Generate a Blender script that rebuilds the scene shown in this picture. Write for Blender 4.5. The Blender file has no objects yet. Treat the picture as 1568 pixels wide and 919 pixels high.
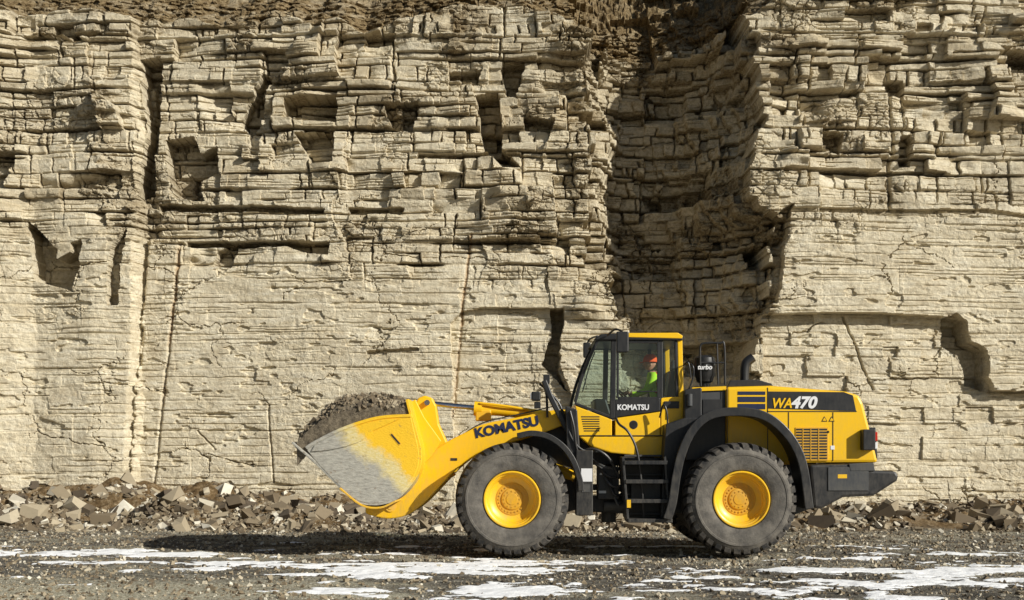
import bpy, bmesh, math, numpy as np, random
from mathutils import Vector, Matrix
random.seed(4); rng=np.random.default_rng(11)
scene=bpy.context.scene
F=1775.0; CD=17.4; CH=1.5      # survey constants: metres <-> measured photo units
def U(px,py,y): 
    s=(CD+y)/F
    return ((px-784)*s, CH+(700-py)*s)

# ------------------------------------------------------------ noise utils
_T=[np.random.default_rng(100+i).random((512,512)) for i in range(6)]
def H(i,j,s=0): return _T[s%6][(i+s*37)&511,(j+s*91)&511]
def vn(x,y,s=0):
    xi=np.floor(x).astype(np.int64); yi=np.floor(y).astype(np.int64)
    fx=x-xi; fy=y-yi; fx=fx*fx*(3-2*fx); fy=fy*fy*(3-2*fy)
    a=H(xi,yi,s);b=H(xi+1,yi,s);c=H(xi,yi+1,s);d=H(xi+1,yi+1,s)
    return (a+(b-a)*fx+(c-a)*fy+(a-b-c+d)*fx*fy)*2-1
def fbm(x,y,o=4,s=0,g=.5):
    r=0;a=1;t=0
    for k in range(o):
        r=r+a*vn(x*2**k+k*17.3,y*2**k+k*9.1,s+k);t+=a;a*=g
    return r/t
def voro(x,y,s=0):
    xi=np.floor(x).astype(np.int64); yi=np.floor(y).astype(np.int64)
    f1=np.full(x.shape,9.);f2=f1.copy();idv=np.zeros(x.shape)
    for i in (-1,0,1):
        for j in (-1,0,1):
            cx=xi+i;cy=yi+j
            d=np.hypot(cx+H(cx,cy,s)-x,cy+H(cx,cy,s+1)-y)
            m=d<f1
            f2=np.where(m,f1,np.minimum(f2,d)); idv=np.where(m,H(cx,cy,s+2),idv); f1=np.where(m,d,f1)
    return f1,f2,idv
def sst(a,b,x):
    t=np.clip((x-a)/(b-a),0,1); return t*t*(3-2*t)
def inpoly(X,Y,P):
    r=np.zeros(X.shape,bool); n=len(P)
    for i in range(n):
        x1,y1=P[i];x2,y2=P[(i+1)%n]
        if y1==y2: continue
        c=((y1>Y)!=(y2>Y))&(X<(x2-x1)*(Y-y1)/(y2-y1)+x1)
        r^=c
    return r

# ------------------------------------------------------------ materials
def newmat(name):
    m=bpy.data.materials.new(name); m.use_nodes=True
    nt=m.node_tree; b=nt.nodes['Principled BSDF']; return m,nt,b
def N(nt,t,**k):
    n=nt.nodes.new(t)
    for a,v in k.items(): setattr(n,a,v)
    return n
def noise(nt,vec,scale,detail=6,rough=.6):
    n=N(nt,'ShaderNodeTexNoise'); n.inputs['Scale'].default_value=scale
    n.inputs['Detail'].default_value=min(detail,5); n.inputs['Roughness'].default_value=rough
    nt.links.new(vec,n.inputs['Vector']); return n.outputs['Fac']
def ramp(nt,fac,stops):
    r=N(nt,'ShaderNodeValToRGB'); e=r.color_ramp.elements
    while len(e)<len(stops): e.new(.5)
    for q,(p,c) in zip(e,stops):
        q.position=p; q.color=(c,c,c,1) if isinstance(c,(int,float)) else (*c,1)
    nt.links.new(fac,r.inputs[0]); return r.outputs[0]
def mix(nt,f,a,b,bt='MIX'):
    m=N(nt,'ShaderNodeMix',data_type='RGBA',blend_type=bt)
    for s,v in ((m.inputs[0],f),(m.inputs[6],a),(m.inputs[7],b)):
        if isinstance(v,(int,float)): s.default_value=v
        elif isinstance(v,tuple): s.default_value=(*v,1)
        else: nt.links.new(v,s)
    return m.outputs[2]
def mth(nt,op,a,b=0.):
    m=N(nt,'ShaderNodeMath',operation=op)
    for s,v in ((m.inputs[0],a),(m.inputs[1],b)):
        if isinstance(v,(int,float)): s.default_value=v
        else: nt.links.new(v,s)
    return m.outputs[0]
def attr(nt,n): return N(nt,'ShaderNodeAttribute',attribute_name=n).outputs['Fac']
def bump(nt,b,h,dist,st=1.):
    u=N(nt,'ShaderNodeBump'); u.inputs['Distance'].default_value=dist; u.inputs['Strength'].default_value=st
    nt.links.new(h,u.inputs['Height']); nt.links.new(u.outputs[0],b.inputs['Normal'])
def vec(nt,scale=(1,1,1)):
    g=N(nt,'ShaderNodeNewGeometry'); mp=N(nt,'ShaderNodeMapping'); mp.inputs['Scale'].default_value=scale
    nt.links.new(g.outputs['Position'],mp.inputs[0]); return mp.outputs[0]

def paint(name,col,rough=.35,metal=0,dust=.5,dcol=(.30,.25,.17),zlo=.5,zhi=2.2,wear=0.,bmp=.0):
    m,nt,b=newmat(name)
    v=vec(nt); n1=noise(nt,v,3.5,8,.65); n2=noise(nt,vec(nt,(9,9,2.5)),3,6,.6)
    sep=N(nt,'ShaderNodeSeparateXYZ'); nt.links.new(vec(nt),sep.inputs[0])
    mr=N(nt,'ShaderNodeMapRange'); mr.inputs[1].default_value=zlo; mr.inputs[2].default_value=zhi
    mr.inputs[3].default_value=1; mr.inputs[4].default_value=.25
    nt.links.new(sep.outputs[2],mr.inputs[0])
    d=mth(nt,'MULTIPLY',ramp(nt,mth(nt,'MULTIPLY',mth(nt,'ADD',n1,n2),.5),[(.38,0.),(.68,1.)]),mth(nt,'MULTIPLY',mr.outputs[0],dust))
    c=mix(nt,d,col,dcol)
    nt.links.new(c,b.inputs['Base Color'])
    nt.links.new(mth(nt,'ADD',mth(nt,'MULTIPLY',d,.5),rough),b.inputs['Roughness'])
    b.inputs['Metallic'].default_value=metal
    return m
YEL=paint('yellow_paint',(.93,.54,.006),.30,0,.42)
YELD=paint('yellow_paint_dusty',(.84,.47,.010),.45,0,.75,zlo=.3,zhi=1.6)
BLK=paint('black_paint',(.012,.013,.015),.40,0,.55,dcol=(.15,.13,.10))
GRY=paint('dark_grey_paint',(.045,.048,.052),.5,0,.55,dcol=(.18,.16,.12))
BLUE=paint('navy_paint',(.010,.018,.06),.4,0,.15)
WHT=paint('white_paint',(.8,.8,.8),.4,0,.1)
CHR=paint('chrome_steel',(.6,.6,.62),.15,1,.1)
RED=paint('red_lens',(.5,.02,.01),.2,0,.1)
ORG=paint('orange_cloth',(.85,.12,.02),.8,0,.0)
LIME=paint('hivis_cloth',(.5,.9,.03),.8,0,.0)
SKIN=paint('skin',(.55,.30,.2),.6,0,0)
HUB=paint('hub_paint',(.72,.38,.010),.5,0,.6,dcol=(.32,.22,.10),zlo=0,zhi=3)
def tyre_mat():
    m,nt,b=newmat('tyre_rubber'); v=vec(nt)
    n=noise(nt,v,5,8,.65); 
    c=mix(nt,ramp(nt,n,[(.3,0.),(.7,1.)]),(.058,.053,.047),(.20,.18,.15))
    nt.links.new(c,b.inputs['Base Color']); b.inputs['Roughness'].default_value=.85
    bump(nt,b,noise(nt,v,35,6),.012,.6); return m
TYRE=tyre_mat()
def tread_mat():
    m,nt,b=newmat('tread_rubber'); v=vec(nt)
    c=mix(nt,ramp(nt,noise(nt,v,8,8,.65),[(.4,0.),(.75,1.)]),(.022,.021,.020),(.15,.13,.105))
    nt.links.new(c,b.inputs['Base Color']); b.inputs['Roughness'].default_value=.85; return m
TREAD=tread_mat()
def glass_mat():
    m=bpy.data.materials.new('cab_glass'); m.use_nodes=True; nt=m.node_tree; nt.nodes.clear()
    o=N(nt,'ShaderNodeOutputMaterial'); t=N(nt,'ShaderNodeBsdfTransparent'); t.inputs[0].default_value=(.68,.77,.74,1)
    g=N(nt,'ShaderNodeBsdfGlossy'); g.inputs['Roughness'].default_value=.03
    l=N(nt,'ShaderNodeLayerWeight'); l.inputs[0].default_value=.25
    f=mth(nt,'ADD',mth(nt,'MULTIPLY',l.outputs['Fresnel'],.8),.06)
    s=N(nt,'ShaderNodeMixShader'); nt.links.new(f,s.inputs[0]); nt.links.new(t.outputs[0],s.inputs[1]); nt.links.new(g.outputs[0],s.inputs[2])
    nt.links.new(s.outputs[0],o.inputs[0]); return m
GLASS=glass_mat()
def bucket_mat():
    m,nt,b=newmat('worn_bucket_steel')
    v=vec(nt); sep=N(nt,'ShaderNodeSeparateXYZ'); nt.links.new(v,sep.inputs[0])
    w=mth(nt,'ADD',mth(nt,'MULTIPLY',sep.outputs[0],-1.0),mth(nt,'MULTIPLY',sep.outputs[2],-1.15))
    w=mth(nt,'ADD',w,mth(nt,'MULTIPLY',noise(nt,v,2.6,8,.7),.9))
    w=mth(nt,'ADD',mth(nt,'MULTIPLY',w,.7),-.07)
    f=ramp(nt,w,[(.28,0.),(.40,1.)]); g=ramp(nt,w,[(.48,0.),(.66,1.)])
    scr=ramp(nt,noise(nt,vec(nt,(3,3,14)),3,8,.7),[(.3,(.24,.225,.19)),(.55,(.42,.40,.34)),(.8,(.60,.57,.47))])
    cream=mix(nt,ramp(nt,noise(nt,vec(nt,(5,5,12)),3,8,.7),[(.35,0.),(.65,1.)]),(.66,.51,.16),(.76,.66,.37))
    c=mix(nt,f,(.90,.54,.018),cream); c=mix(nt,g,c,scr)
    c=mix(nt,ramp(nt,noise(nt,v,9,8,.8),[(.58,0.),(.70,.8)]),c,(.20,.13,.07))
    nt.links.new(c,b.inputs['Base Color'])
    b.inputs['Roughness'].default_value=.5
    bump(nt,b,noise(nt,vec(nt,(4,4,12)),6,8),.015,.5); return m
BUCK=bucket_mat()
def soil_mat(name='soil',a=(.05,.038,.025),c2=(.32,.26,.175)):
    m,nt,b=newmat(name); v=vec(nt)
    c=ramp(nt,noise(nt,v,14,10,.75),[(.3,a),(.7,c2)])
    nt.links.new(c,b.inputs['Base Color']); b.inputs['Roughness'].default_value=.95
    bump(nt,b,noise(nt,v,30,8,.75),.05,.9); return m
SOIL=soil_mat()
def cliff_mat():
    m,nt,b=newmat('limestone_strata'); v=vec(nt)
    tone=attr(nt,'tone'); dirt_shade=attr(nt,'dirt_shade'); rust=attr(nt,'rust'); top=attr(nt,'topsoil')
    lay=noise(nt,vec(nt,(.5,.5,5)),2.2,8,.65)
    fine=noise(nt,v,11,10,.78); mid=noise(nt,v,1.9,10,.74)
    c=ramp(nt,lay,[(.25,(.66,.565,.385)),(.5,(.82,.735,.55)),(.75,(.88,.82,.66))])
    c=mix(nt,mth(nt,'MULTIPLY',ramp(nt,fine,[(.36,1.),(.54,0.)]),.55),c,(.42,.335,.205))
    c=mix(nt,mth(nt,'MULTIPLY',ramp(nt,mid,[(.47,0.),(.66,1.)]),.50),c,(.48,.395,.26))
    c=mix(nt,mth(nt,'MULTIPLY',tone,.60),c,(.47,.375,.23))
    c=mix(nt,rust,c,(.38,.22,.09))
    dn=mth(nt,'MULTIPLY',dirt_shade,ramp(nt,fine,[(.25,1.),(.75,.55)]))
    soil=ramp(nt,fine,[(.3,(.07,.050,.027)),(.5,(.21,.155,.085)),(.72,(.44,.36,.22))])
    c=mix(nt,dn,c,soil)  # soil colour over dirt, and as painted shade in cleft and scars
    ts=ramp(nt,fine,[(.32,(.06,.040,.021)),(.52,(.23,.165,.085)),(.74,(.50,.41,.25))])
    c=mix(nt,top,c,ts)
    nt.links.new(c,b.inputs['Base Color']); b.inputs['Roughness'].default_value=1.
    b.inputs['Specular IOR Level'].default_value=.05
    h=mth(nt,'ADD',fine,mth(nt,'MULTIPLY',noise(nt,v,38,8,.7),.6))
    bump(nt,b,h,.06,.8); return m
CLIFF=cliff_mat()
def rock_mat():
    m,nt,b=newmat('broken_stone'); v=vec(nt); t=attr(nt,'tone')
    c=ramp(nt,t,[(0.,(.06,.045,.032)),(.35,(.19,.145,.09)),(.7,(.46,.39,.27)),(1.,(.80,.75,.62))])
    c=mix(nt,mth(nt,'MULTIPLY',noise(nt,v,12,8,.7),.45),c,(.18,.135,.08))
    nt.links.new(c,b.inputs['Base Color']); b.inputs['Roughness'].default_value=.95
    return m
ROCK=rock_mat()
def ground_mat():
    m,nt,b=newmat('gravel_ground'); v=vec(nt)
    snow=attr(nt,'snow'); light=attr(nt,'light'); tal=attr(nt,'talus')
    g1=noise(nt,v,26,10,.8); g2=noise(nt,vec(nt,(.5,2.,1)),2.2,8,.65); g3=noise(nt,v,7,10,.78)
    c=ramp(nt,g1,[(.36,(.04,.036,.031)),(.5,(.18,.163,.134)),(.66,(.50,.465,.385))])
    c=mix(nt,mth(nt,'MULTIPLY',ramp(nt,g2,[(.40,1.),(.58,0.)]),.75),c,(.048,.042,.035))
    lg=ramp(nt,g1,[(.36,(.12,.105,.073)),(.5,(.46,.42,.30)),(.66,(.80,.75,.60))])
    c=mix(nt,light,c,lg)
    tc=ramp(nt,g3,[(.3,(.05,.032,.017)),(.5,(.18,.12,.06)),(.7,(.42,.33,.21))])
    c=mix(nt,tal,c,tc)
    sf=ramp(nt,mth(nt,'ADD',snow,mth(nt,'MULTIPLY',mth(nt,'SUBTRACT',g3,.5),1.8)),[(.48,0.),(.54,1.)])
    c=mix(nt,sf,c,(.95,.95,.94))
    nt.links.new(c,b.inputs['Base Color']); b.inputs['Roughness'].default_value=1.
    b.inputs['Specular IOR Level'].default_value=.05
    h=mix(nt,sf,g1,mth(nt,'ADD',mth(nt,'MULTIPLY',g3,.35),.9))
    bump(nt,b,h,.05,.8); return m
GROUND=ground_mat()

# ------------------------------------------------------------ mesh helpers
def link(o,parent=None):
    scene.collection.objects.link(o)
    if parent is not None:
        o.parent=parent; o.matrix_parent_inverse=Matrix.Translation(-Vector(parent.location))
    return o
def grid_mesh(name,X,Y,Z,mat,attrs={},smooth=False,flip=False):
    r,c=X.shape; me=bpy.data.meshes.new(name)
    co=np.stack([X,Y,Z],-1).reshape(-1,3).astype(np.float32)
    i=np.arange(r*c).reshape(r,c)
    q=np.stack([i[:-1,:-1],i[:-1,1:],i[1:,1:],i[1:,:-1]],-1).reshape(-1,4)
    if flip: q=q[:,::-1]
    me.vertices.add(len(co)); me.vertices.foreach_set('co',co.ravel())
    me.loops.add(q.size); me.loops.foreach_set('vertex_index',q.astype(np.int32).ravel())
    me.polygons.add(len(q)); me.polygons.foreach_set('loop_start',np.arange(0,q.size,4,dtype=np.int32))
    me.polygons.foreach_set('use_smooth',np.full(len(q),smooth))
    me.update(calc_edges=True)
    for k,a in attrs.items():
        at=me.attributes.new(k,'FLOAT','POINT'); at.data.foreach_set('value',a.astype(np.float32).ravel())
    me.materials.append(mat); return bpy.data.objects.new(name,me)
def pydata(name,vs,fs,mat,parent,bev=0,smooth=False,seg=2):
    me=bpy.data.meshes.new(name); me.from_pydata([tuple(v) for v in vs],[],fs)
    bm=bmesh.new(); bm.from_mesh(me); bmesh.ops.recalc_face_normals(bm,faces=bm.faces); bm.to_mesh(me); bm.free()
    me.materials.append(mat); o=bpy.data.objects.new(name,me); link(o,parent)
    if smooth:
        me.polygons.foreach_set('use_smooth',[True]*len(me.polygons)); me.set_sharp_from_angle(angle=math.radians(35))
    if bev:
        b=o.modifiers.new('bevel','BEVEL'); b.width=bev; b.segments=seg; b.limit_method='ANGLE'; b.angle_limit=math.radians(40)
    return o
def prismw(name,poly,y0,y1,mat,parent,bev=.012):
    n=len(poly); vs=[(x,y0,z) for x,z in poly]+[(x,y1,z) for x,z in poly]
    fs=[tuple(range(n)),tuple(range(2*n-1,n-1,-1))]+[(i,(i+1)%n,n+(i+1)%n,n+i) for i in range(n)]
    return pydata(name,vs,fs,mat,parent,bev)
def prism(name,pp,y0,y1,mat,parent,bev=.012,ref=None):
    r=y0 if ref is None else ref
    return prismw(name,[U(a,b,r) for a,b in pp],y0,y1,mat,parent,bev)
def bandpoly(pts,th):
    P=[Vector(p) for p in pts]; L=[];R=[]
    for i,p in enumerate(P):
        a=P[max(i-1,0)]; b=P[min(i+1,len(P)-1)]; t=(b-a).normalized(); n=Vector((-t.y,t.x))*th/2
        L.append(tuple(p+n)); R.append(tuple(p-n))
    return L+R[::-1]
def band(name,pp,th,y0,y1,mat,parent,bev=.006,ref=None):
    r=y0 if ref is None else ref
    return prismw(name,bandpoly([U(a,b,r) for a,b in pp],th),y0,y1,mat,parent,bev)
def spl(pts,n=6):
    out=[];P=[Vector(p) for p in pts]; P=[P[0]*2-P[1]]+P+[P[-1]*2-P[-2]]
    for i in range(1,len(P)-2):
        for k in range(n):
            t=k/n; a,b,c,d=P[i-1],P[i],P[i+1],P[i+2]
            out.append(tuple(.5*((2*b)+(c-a)*t+(2*a-5*b+4*c-d)*t*t+(3*b-a-3*c+d)*t**3)))
    out.append(tuple(P[-2])); return out
def box(name,x0,x1,y0,y1,z0,z1,mat,parent,bev=.01):
    return prismw(name,[(x0,z0),(x1,z0),(x1,z1),(x0,z1)],y0,y1,mat,parent,bev)
def pbox(name,a,b,c,d,y0,y1,mat,parent,bev=.01):
    return prism(name,[(a,b),(c,b),(c,d),(a,d)],y0,y1,mat,parent,bev)
def tube(name,pts,r,mat,parent,n=10,smooth_path=True):
    P=[Vector(p) for p in (spl(pts,5) if smooth_path and len(pts)>2 else pts)]
    vs=[];fs=[]
    up=Vector((0.13,.99,.05)).normalized()
    for i,p in enumerate(P):
        t=(P[min(i+1,len(P)-1)]-P[max(i-1,0)]).normalized()
        a=t.cross(up)
        if a.length<.1: a=t.cross(Vector((1,0,0)))
        a.normalize(); b=t.cross(a)
        rr=r[i] if isinstance(r,list) else r
        for k in range(n):
            q=2*math.pi*k/n; vs.append(p+a*math.cos(q)*rr+b*math.sin(q)*rr)
    for i in range(len(P)-1):
        for k in range(n): fs.append((i*n+k,i*n+(k+1)%n,(i+1)*n+(k+1)%n,(i+1)*n+k))
    fs.append(tuple(range(n))); fs.append(tuple(range((len(P)-1)*n,len(P)*n)))
    return pydata(name,vs,fs,mat,parent,0,True)
def T3(px,py,y): x,z=U(px,py,y); return (x,y,z)
def lathe(name,prof,cx,cz,mat,parent,n=72,axis='y'):
    vs=[];fs=[];m=len(prof)
    for k in range(n):
        a=2*math.pi*k/n
        for r,t in prof:
            if axis=='y': vs.append((cx+r*math.cos(a),t,cz+r*math.sin(a)))
            else: vs.append((cx[0]+r*math.cos(a),cx[1]+r*math.sin(a),t))
    for k in range(n):
        for i in range(m-1):
            j=(k+1)%n; fs.append((k*m+i,k*m+i+1,j*m+i+1,j*m+i))
    return pydata(name,vs,fs,mat,parent,0,True)

# ------------------------------------------------------------ CLIFF
CY=10.6; S=(CD+CY)/F
px=np.concatenate([np.linspace(-2600,-100,60)[:-1],np.arange(-100,1668,1.2),np.linspace(1668,4200,60)[1:]])
py=np.concatenate([np.arange(815,-25,-1.2),np.linspace(-26,-260,30)])
PX,PY=np.meshgrid(px,py)
wx=fbm(PX/11,PY/9,3,1)*2.4+fbm(PX/60,PY/60,2,2)*4
wy=fbm(PX/200,PY/160,2,3)*4+fbm(PX/26,PY/30,3,4)*1.1
tilt=np.interp(PX,[-2600,0,500,900,1200,4200],[0,0,4,0,-6,-6])
PW=PY+wy+tilt
def strata(XX,YY,seed,t0,t1,w0,w1):
    r=np.random.default_rng(seed); b=[-400.]
    while b[-1]<1000: b.append(b[-1]+r.uniform(t0,t1)*(1+.9*max(0,(b[-1]-380)/400)))
    b=np.array(b); idx=np.clip(np.searchsorted(b,YY)-1,0,len(b)-2)
    t=np.minimum(YY-b[idx],b[idx+1]-YY); tf=(YY-b[idx])-(b[idx+1]-b[idx])/2
    w=r.uniform(w0,w1,len(b))[idx]; ph=r.uniform(0,5000,len(b))[idx]
    u=(XX+ph+4000)/w; i=np.floor(u).astype(np.int64); f=u-i
    j0=.75*H(i,idx,seed%6); j1=1+.75*H(i+1,idx,seed%6)
    blk=np.where(f<j0,i-1,i)
    dl=np.where(f<j0,j0-f,np.minimum(f-j0,j1-f))*w
    fx=(u-(blk+.9))*w
    ra=H(blk+seed,idx*3,(seed+2)%6); rb=H(blk*5,idx+seed,(seed+3)%6)
    til=fx*S*(H(blk*3,idx*11,(seed+4)%6)-.5)+tf*S*(H(blk*7,idx*5,(seed+5)%6)-.5)
    return t,dl,ra,rb,H(idx*7,idx*0+seed,1),til
lowline=np.interp(PX,[-200,0,150,260,600,850,900,1170,1200,1600],[330,330,330,385,400,400,480,480,330,330])
U0=1-sst(-30,50,PY-lowline+fbm(PX/70,PY/40,3,5)*45)
cal=sst(-.20,.30,fbm(PX/95,PY/60,3,2))
A=np.clip(.08+.92*U0,0,1)*(.45+.80*cal)
d=np.zeros(PX.shape)
XX=PX+wx
t0_,l0,r0,q0,y0_,T0=strata(XX+fbm(PX/30,PY/40,2,0)*10,PW,58,50,110,110,330)
d+=(r0-.5)*.30*A+T0*.15*A
t1,l1,r1,q1,y1,T1=strata(XX,PW,21,26,60,60,200)
p1=np.sign(r1-.5)*np.abs(2*r1-1)**1.6
d+=p1*.13*A+(y1-.5)*.15*A+T1*.25*A
d-=np.where(q1<.06,.30,0)*np.clip(A*1.3-.25,0,1)
t2,l2,r2,q2,y2,T2=strata(XX+wx*.3,PW,33,10,26,20,80)
d+=(r2-.5)*.055*A+(y2-.5)*.045*A+T2*.42*A
d-=np.where(q2<.09,.24,0)*np.clip(A*1.4-.3,0,1)
d+=np.where(q2>.94,.10,0)*np.clip(A*1.3-.3,0,1)
t3,l3,r3,q3,y3,T3_=strata(XX,PY+wy*1.1,47,3.6,8.5,14,120)
d+=(r3-.5)*.014*(.2+.8*A)+(y3-.5)*.012*(.2+.8*A)
gm=sst(-.14,.16,fbm(PX/80,PY/18,3,0)); gv=sst(-.15,.2,fbm(PX/26,PY/60,3,3)); g3m=sst(.05,.3,fbm(PX/55,PY/9,3,2))
Ag=np.clip(A*1.5,0,1)*np.clip(U0+.04,0,1)
d-=.34*np.exp(-(t1/1.5)**2)*(.25+.75*gm)*(.12+.88*Ag)
d-=.25*np.exp(-(t2/1.15)**2)*(.04+.96*gm)*(.10+.90*Ag)
d-=.22*np.exp(-(l2/1.05)**2)*gv*Ag
d-=.24*np.exp(-(l1/1.4)**2)*gv*(.03+.97*Ag)
d-=.045*np.exp(-(t3/.8)**2)*g3m
d-=.05*np.exp(-(l3/.8)**2)*g3m*Ag
f1,f2,_=voro((PX+wx*7)/150,(PY+wy*6)/100,2)
cr=np.exp(-((f2-f1)/.008)**2); d-=.12*cr*sst(.05,.25,fbm(PX/100,PY/100,2,1))*(1-.6*np.clip(A,0,1))
f1,f2,vi=voro((PX+wx)/15,(PY+wy)/10,4)
patch=sst(.12,.34,fbm(PX/75,PY/60,4,5))*np.clip(A+.05,0,1)
d+=patch*((vi-.5)*.14-.08*np.exp(-((f2-f1)/.08)**2))
f1,f2,vj=voro((PX+wx)/6,(PY+wy)/4,0); d+=(vj-.5)*(.007+.035*patch)
low=1-np.clip(A,0,1)
d+=low*(.014*fbm(PX/16,PY/10,4,4)+.016*sst(.0,.5,fbm(PX/70,PY/14,3,3)))
d-=(1-U0)*.05*sst(.34,.42,fbm(PX/34,PY/12,3,1))
d+=.18*fbm(PX/260,PY/330,3,1)+.04*fbm(PX/45,PY/60,3,2)*(.3+A)+.008*fbm(PX/7,PY/6,3,3)
def prof(xs,ys): return np.interp(PX+wx*2,xs,ys)
d+=prof([-200,0,60,150,205,215,250,500,700,860,4000],[.5,.45,.15,.35,.30,-.05,0,.1,.15,.25,.25])*1.
# main re-entrant between the two rock masses
xL=np.interp(PY,[-100,0,60,110,200,300,395,450,500,560,800],[866,880,898,892,916,908,912,932,946,952,967])+wx*1.6+(r2-.5)*24+(r1-.5)*24
xR=np.interp(PY,[-100,0,100,180,260,275,325,345,400,480,560,800],[1145,1140,1150,1166,1140,1128,1140,1172,1168,1160,1150,1120])+wx*1.2+(r2-.5)*14+(r1-.5)*16
u=np.clip((PX-xL)/(xR-xL),0,1)
inside=(PX>xL)&(PX<xR)
dep=np.interp(PY,[-50,80,300,500,640,800],[2.0,2.5,2.8,2.6,1.8,1.2])
uu_=np.clip(u+(r1-.5)*.26+(r2-.5)*.14+.12*fbm(PX/40,PY/70,3,5),0,1)
prf=np.interp(uu_,[0,.04,.12,.3,.52,.64,.78,.88,.95,1.],[.30,.50,.85,1.,.94,.74,.62,.42,.26,.06])
stepn=np.floor(prf*7+r2*.8)/7*.65+prf*.35
rec=np.where(inside,-dep*stepn*(.88+.24*y1)+p1*.2+(r2-.5)*.16,0)
rec+=np.where(PX>=xR,.42*sst(1600,1180,PX)+.15,0)
XW=PX+wx*1.3; YW=PY+wy*1.2
scm=np.zeros(PX.shape)
def scar(P,dd,st=1.):
    global d
    m=inpoly(XW,YW,P); d=np.where(m,d-dd*(.85+.3*r2),d)
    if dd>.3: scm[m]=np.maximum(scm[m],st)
scar([(1158,486),(1300,484),(1440,488),(1452,482),(1470,496),(1478,525),(1497,535),(1500,570),(1518,600),(1640,602),(1900,760),(1900,830),(1158,830)],.36,0)
scar([(1436,486),(1468,492),(1476,528),(1500,540),(1508,600),(1480,590),(1465,545),(1440,530)],.48,.5)
scar([(690,498),(706,478),(740,472),(862,476),(860,560),(875,620),(868,830),(700,830)],.20)
scar([(838,476),(863,476),(858,575),(866,600),(832,560),(846,520)],.60)
scar([(214,92),(246,88),(242,180),(232,300),(208,305),(222,190)],.75)
scar([(436,152),(516,148),(517,190),(438,184)],.80,.6)
scar([(455,206),(514,200),(510,250),(478,252)],.65,.4)
scar([(250,214),(292,208),(305,235),(330,222),(334,262),(300,278),(306,306),(262,302)],.65)
scar([(368,188),(398,112),(410,116),(402,180),(380,204)],.55)
scar([(46,340),(92,384),(92,400),(122,384),(118,450),(60,432)],.75,.8)
scar([(112,376),(132,370),(124,420),(110,452)],.40)
scar([(0,236),(28,236),(14,300),(0,330),(-60,340),(-60,240)],.5)
scar([(728,150),(764,145),(772,232),(800,262),(770,262),(740,232)],.75)
scar([(770,98),(806,96),(792,156),(776,150)],.6)
scar([(800,182),(846,190),(840,208),(802,204)],.5)
scar([(592,166),(640,160),(632,206),(598,196)],.5)
scar([(690,112),(740,108),(735,126),(690,126)],.46)
scar([(560,60),(610,56),(604,72),(566,74)],.35)
scar([(236,311),(420,314),(500,318),(495,326),(400,324),(240,322)],.45)
scar([(530,316),(620,318),(615,329),(535,326)],.36)
scar([(280,368),(505,370),(505,392),(470,388),(440,377),(280,378)],.46)
scar([(330,384),(362,368),(350,410),(322,408)],.42)
scar([(176,380),(196,350),(188,470),(172,470)],.36)
scar([(40,60),(160,56),(160,64),(50,72)],.35)
scar([(1000,262),(1130,268),(1130,290),(1010,284)],.40)
scar([(1518,82),(1600,90),(1600,108),(1545,104)],.5)
scar([(1368,220),(1388,218),(1386,262),(1370,262)],.45)
scar([(1245,212),(1282,218),(1276,246),(1250,240)],.38)
scar([(1176,342),(1206,322),(1196,350),(1180,470),(1168,470)],.34)
scar([(150,150),(186,176),(190,205),(160,205)],-.35)
scar([(1210,180),(1300,178),(1300,198),(1212,200)],-.10)
scar([(1345,130),(1376,128),(1376,158),(1350,156)],.45)
scar([(1190,270),(1440,268),(1440,274),(1190,277)],.30)
scar([(1200,330),(1500,322),(1568,330),(1568,336),(1500,329),(1200,337)],.16)
scar([(560,540),(640,536),(640,541),(560,545)],.14)
scar([(640,236),(800,240),(800,247),(640,243)],.32)
def drill(x0,y0,x1,y1,w,dp):
    global d
    xc=x0+(x1-x0)*(PY-y0)/(y1-y0)+wx*.6
    m=(PY>min(y0,y1))&(PY<max(y0,y1)); e=np.exp(-((PX-xc)/w)**2)*m; d=d-dp*e; return e
ru=drill(276,370,232,750,2.2,.08)*sst(-.2,.3,fbm(PX/20,PY/50,3,1))
drill(222,360,196,750,3.6,.22)
ru+=drill(722,360,706,500,2.0,.05)+.6*drill(706,500,694,640,2.0,.04)
drill(1356,90,1352,330,2.2,.12); drill(1160,330,1163,480,3,.14)
drill(1284,488,1330,600,1.4,.14)
drill(410,620,418,740,1.4,.08); drill(300,660,330,690,1.4,.08)
# top: broken soil slope leaning back
ztop=np.interp(PX,[-3000,0,40,110,240,300,520,560,650,700,760,900,1000,1150,1185,1200,4200],[14,20,28,16,26,34,32,42,28,14,16,36,46,36,10,-16,-20])+fbm(PX/40,PX*0,3,2)*12
above=np.clip(ztop-PY+wy*2,0,None)
f1,f2,vk=voro(PX/9,PY/6,1)
soilm=np.clip(above/4,0,1)
d=d*(1-.7*soilm)-above*S*1.15+soilm*((vk-.5)*.16+.12*fbm(PX/30,PY/20,4,0))
ch=np.exp(-((PX-np.interp(PY,[0,150,300],[690,720,800]))/40)**2)*sst(170,30,PY)
ch+=.8*np.exp(-((PX-np.interp(PY,[120,240,420],[150,165,190]))/20)**2)*sst(80,140,PY)*sst(430,300,PY)
ch+=.8*np.exp(-((PX-880)/26)**2)*sst(440,300,PY)
ch+=.7*np.exp(-((PX-800)/26)**2)*sst(280,330,PY)*sst(400,350,PY)
ch=np.clip(ch,0,1)*sst(-.5,.1,fbm(PX/18,PY/18,3,3))
d+=ch*((vk-.5)*.16)
d+=rec
dirt_shade=np.clip(.5*ch+patch*.40+np.where(inside,.55,0)*(.5+.5*sst(-.3,.3,fbm(PX/60,PY/50,4,1)))+scm*.40+sst(.05,.5,fbm(PX/90,PY/30,4,4))*.35*sst(440,300,PY)+.2*sst(740,800,PY),0,1)  # cleft and scars: browner rock, also darkened in colour to deepen their shade
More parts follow.
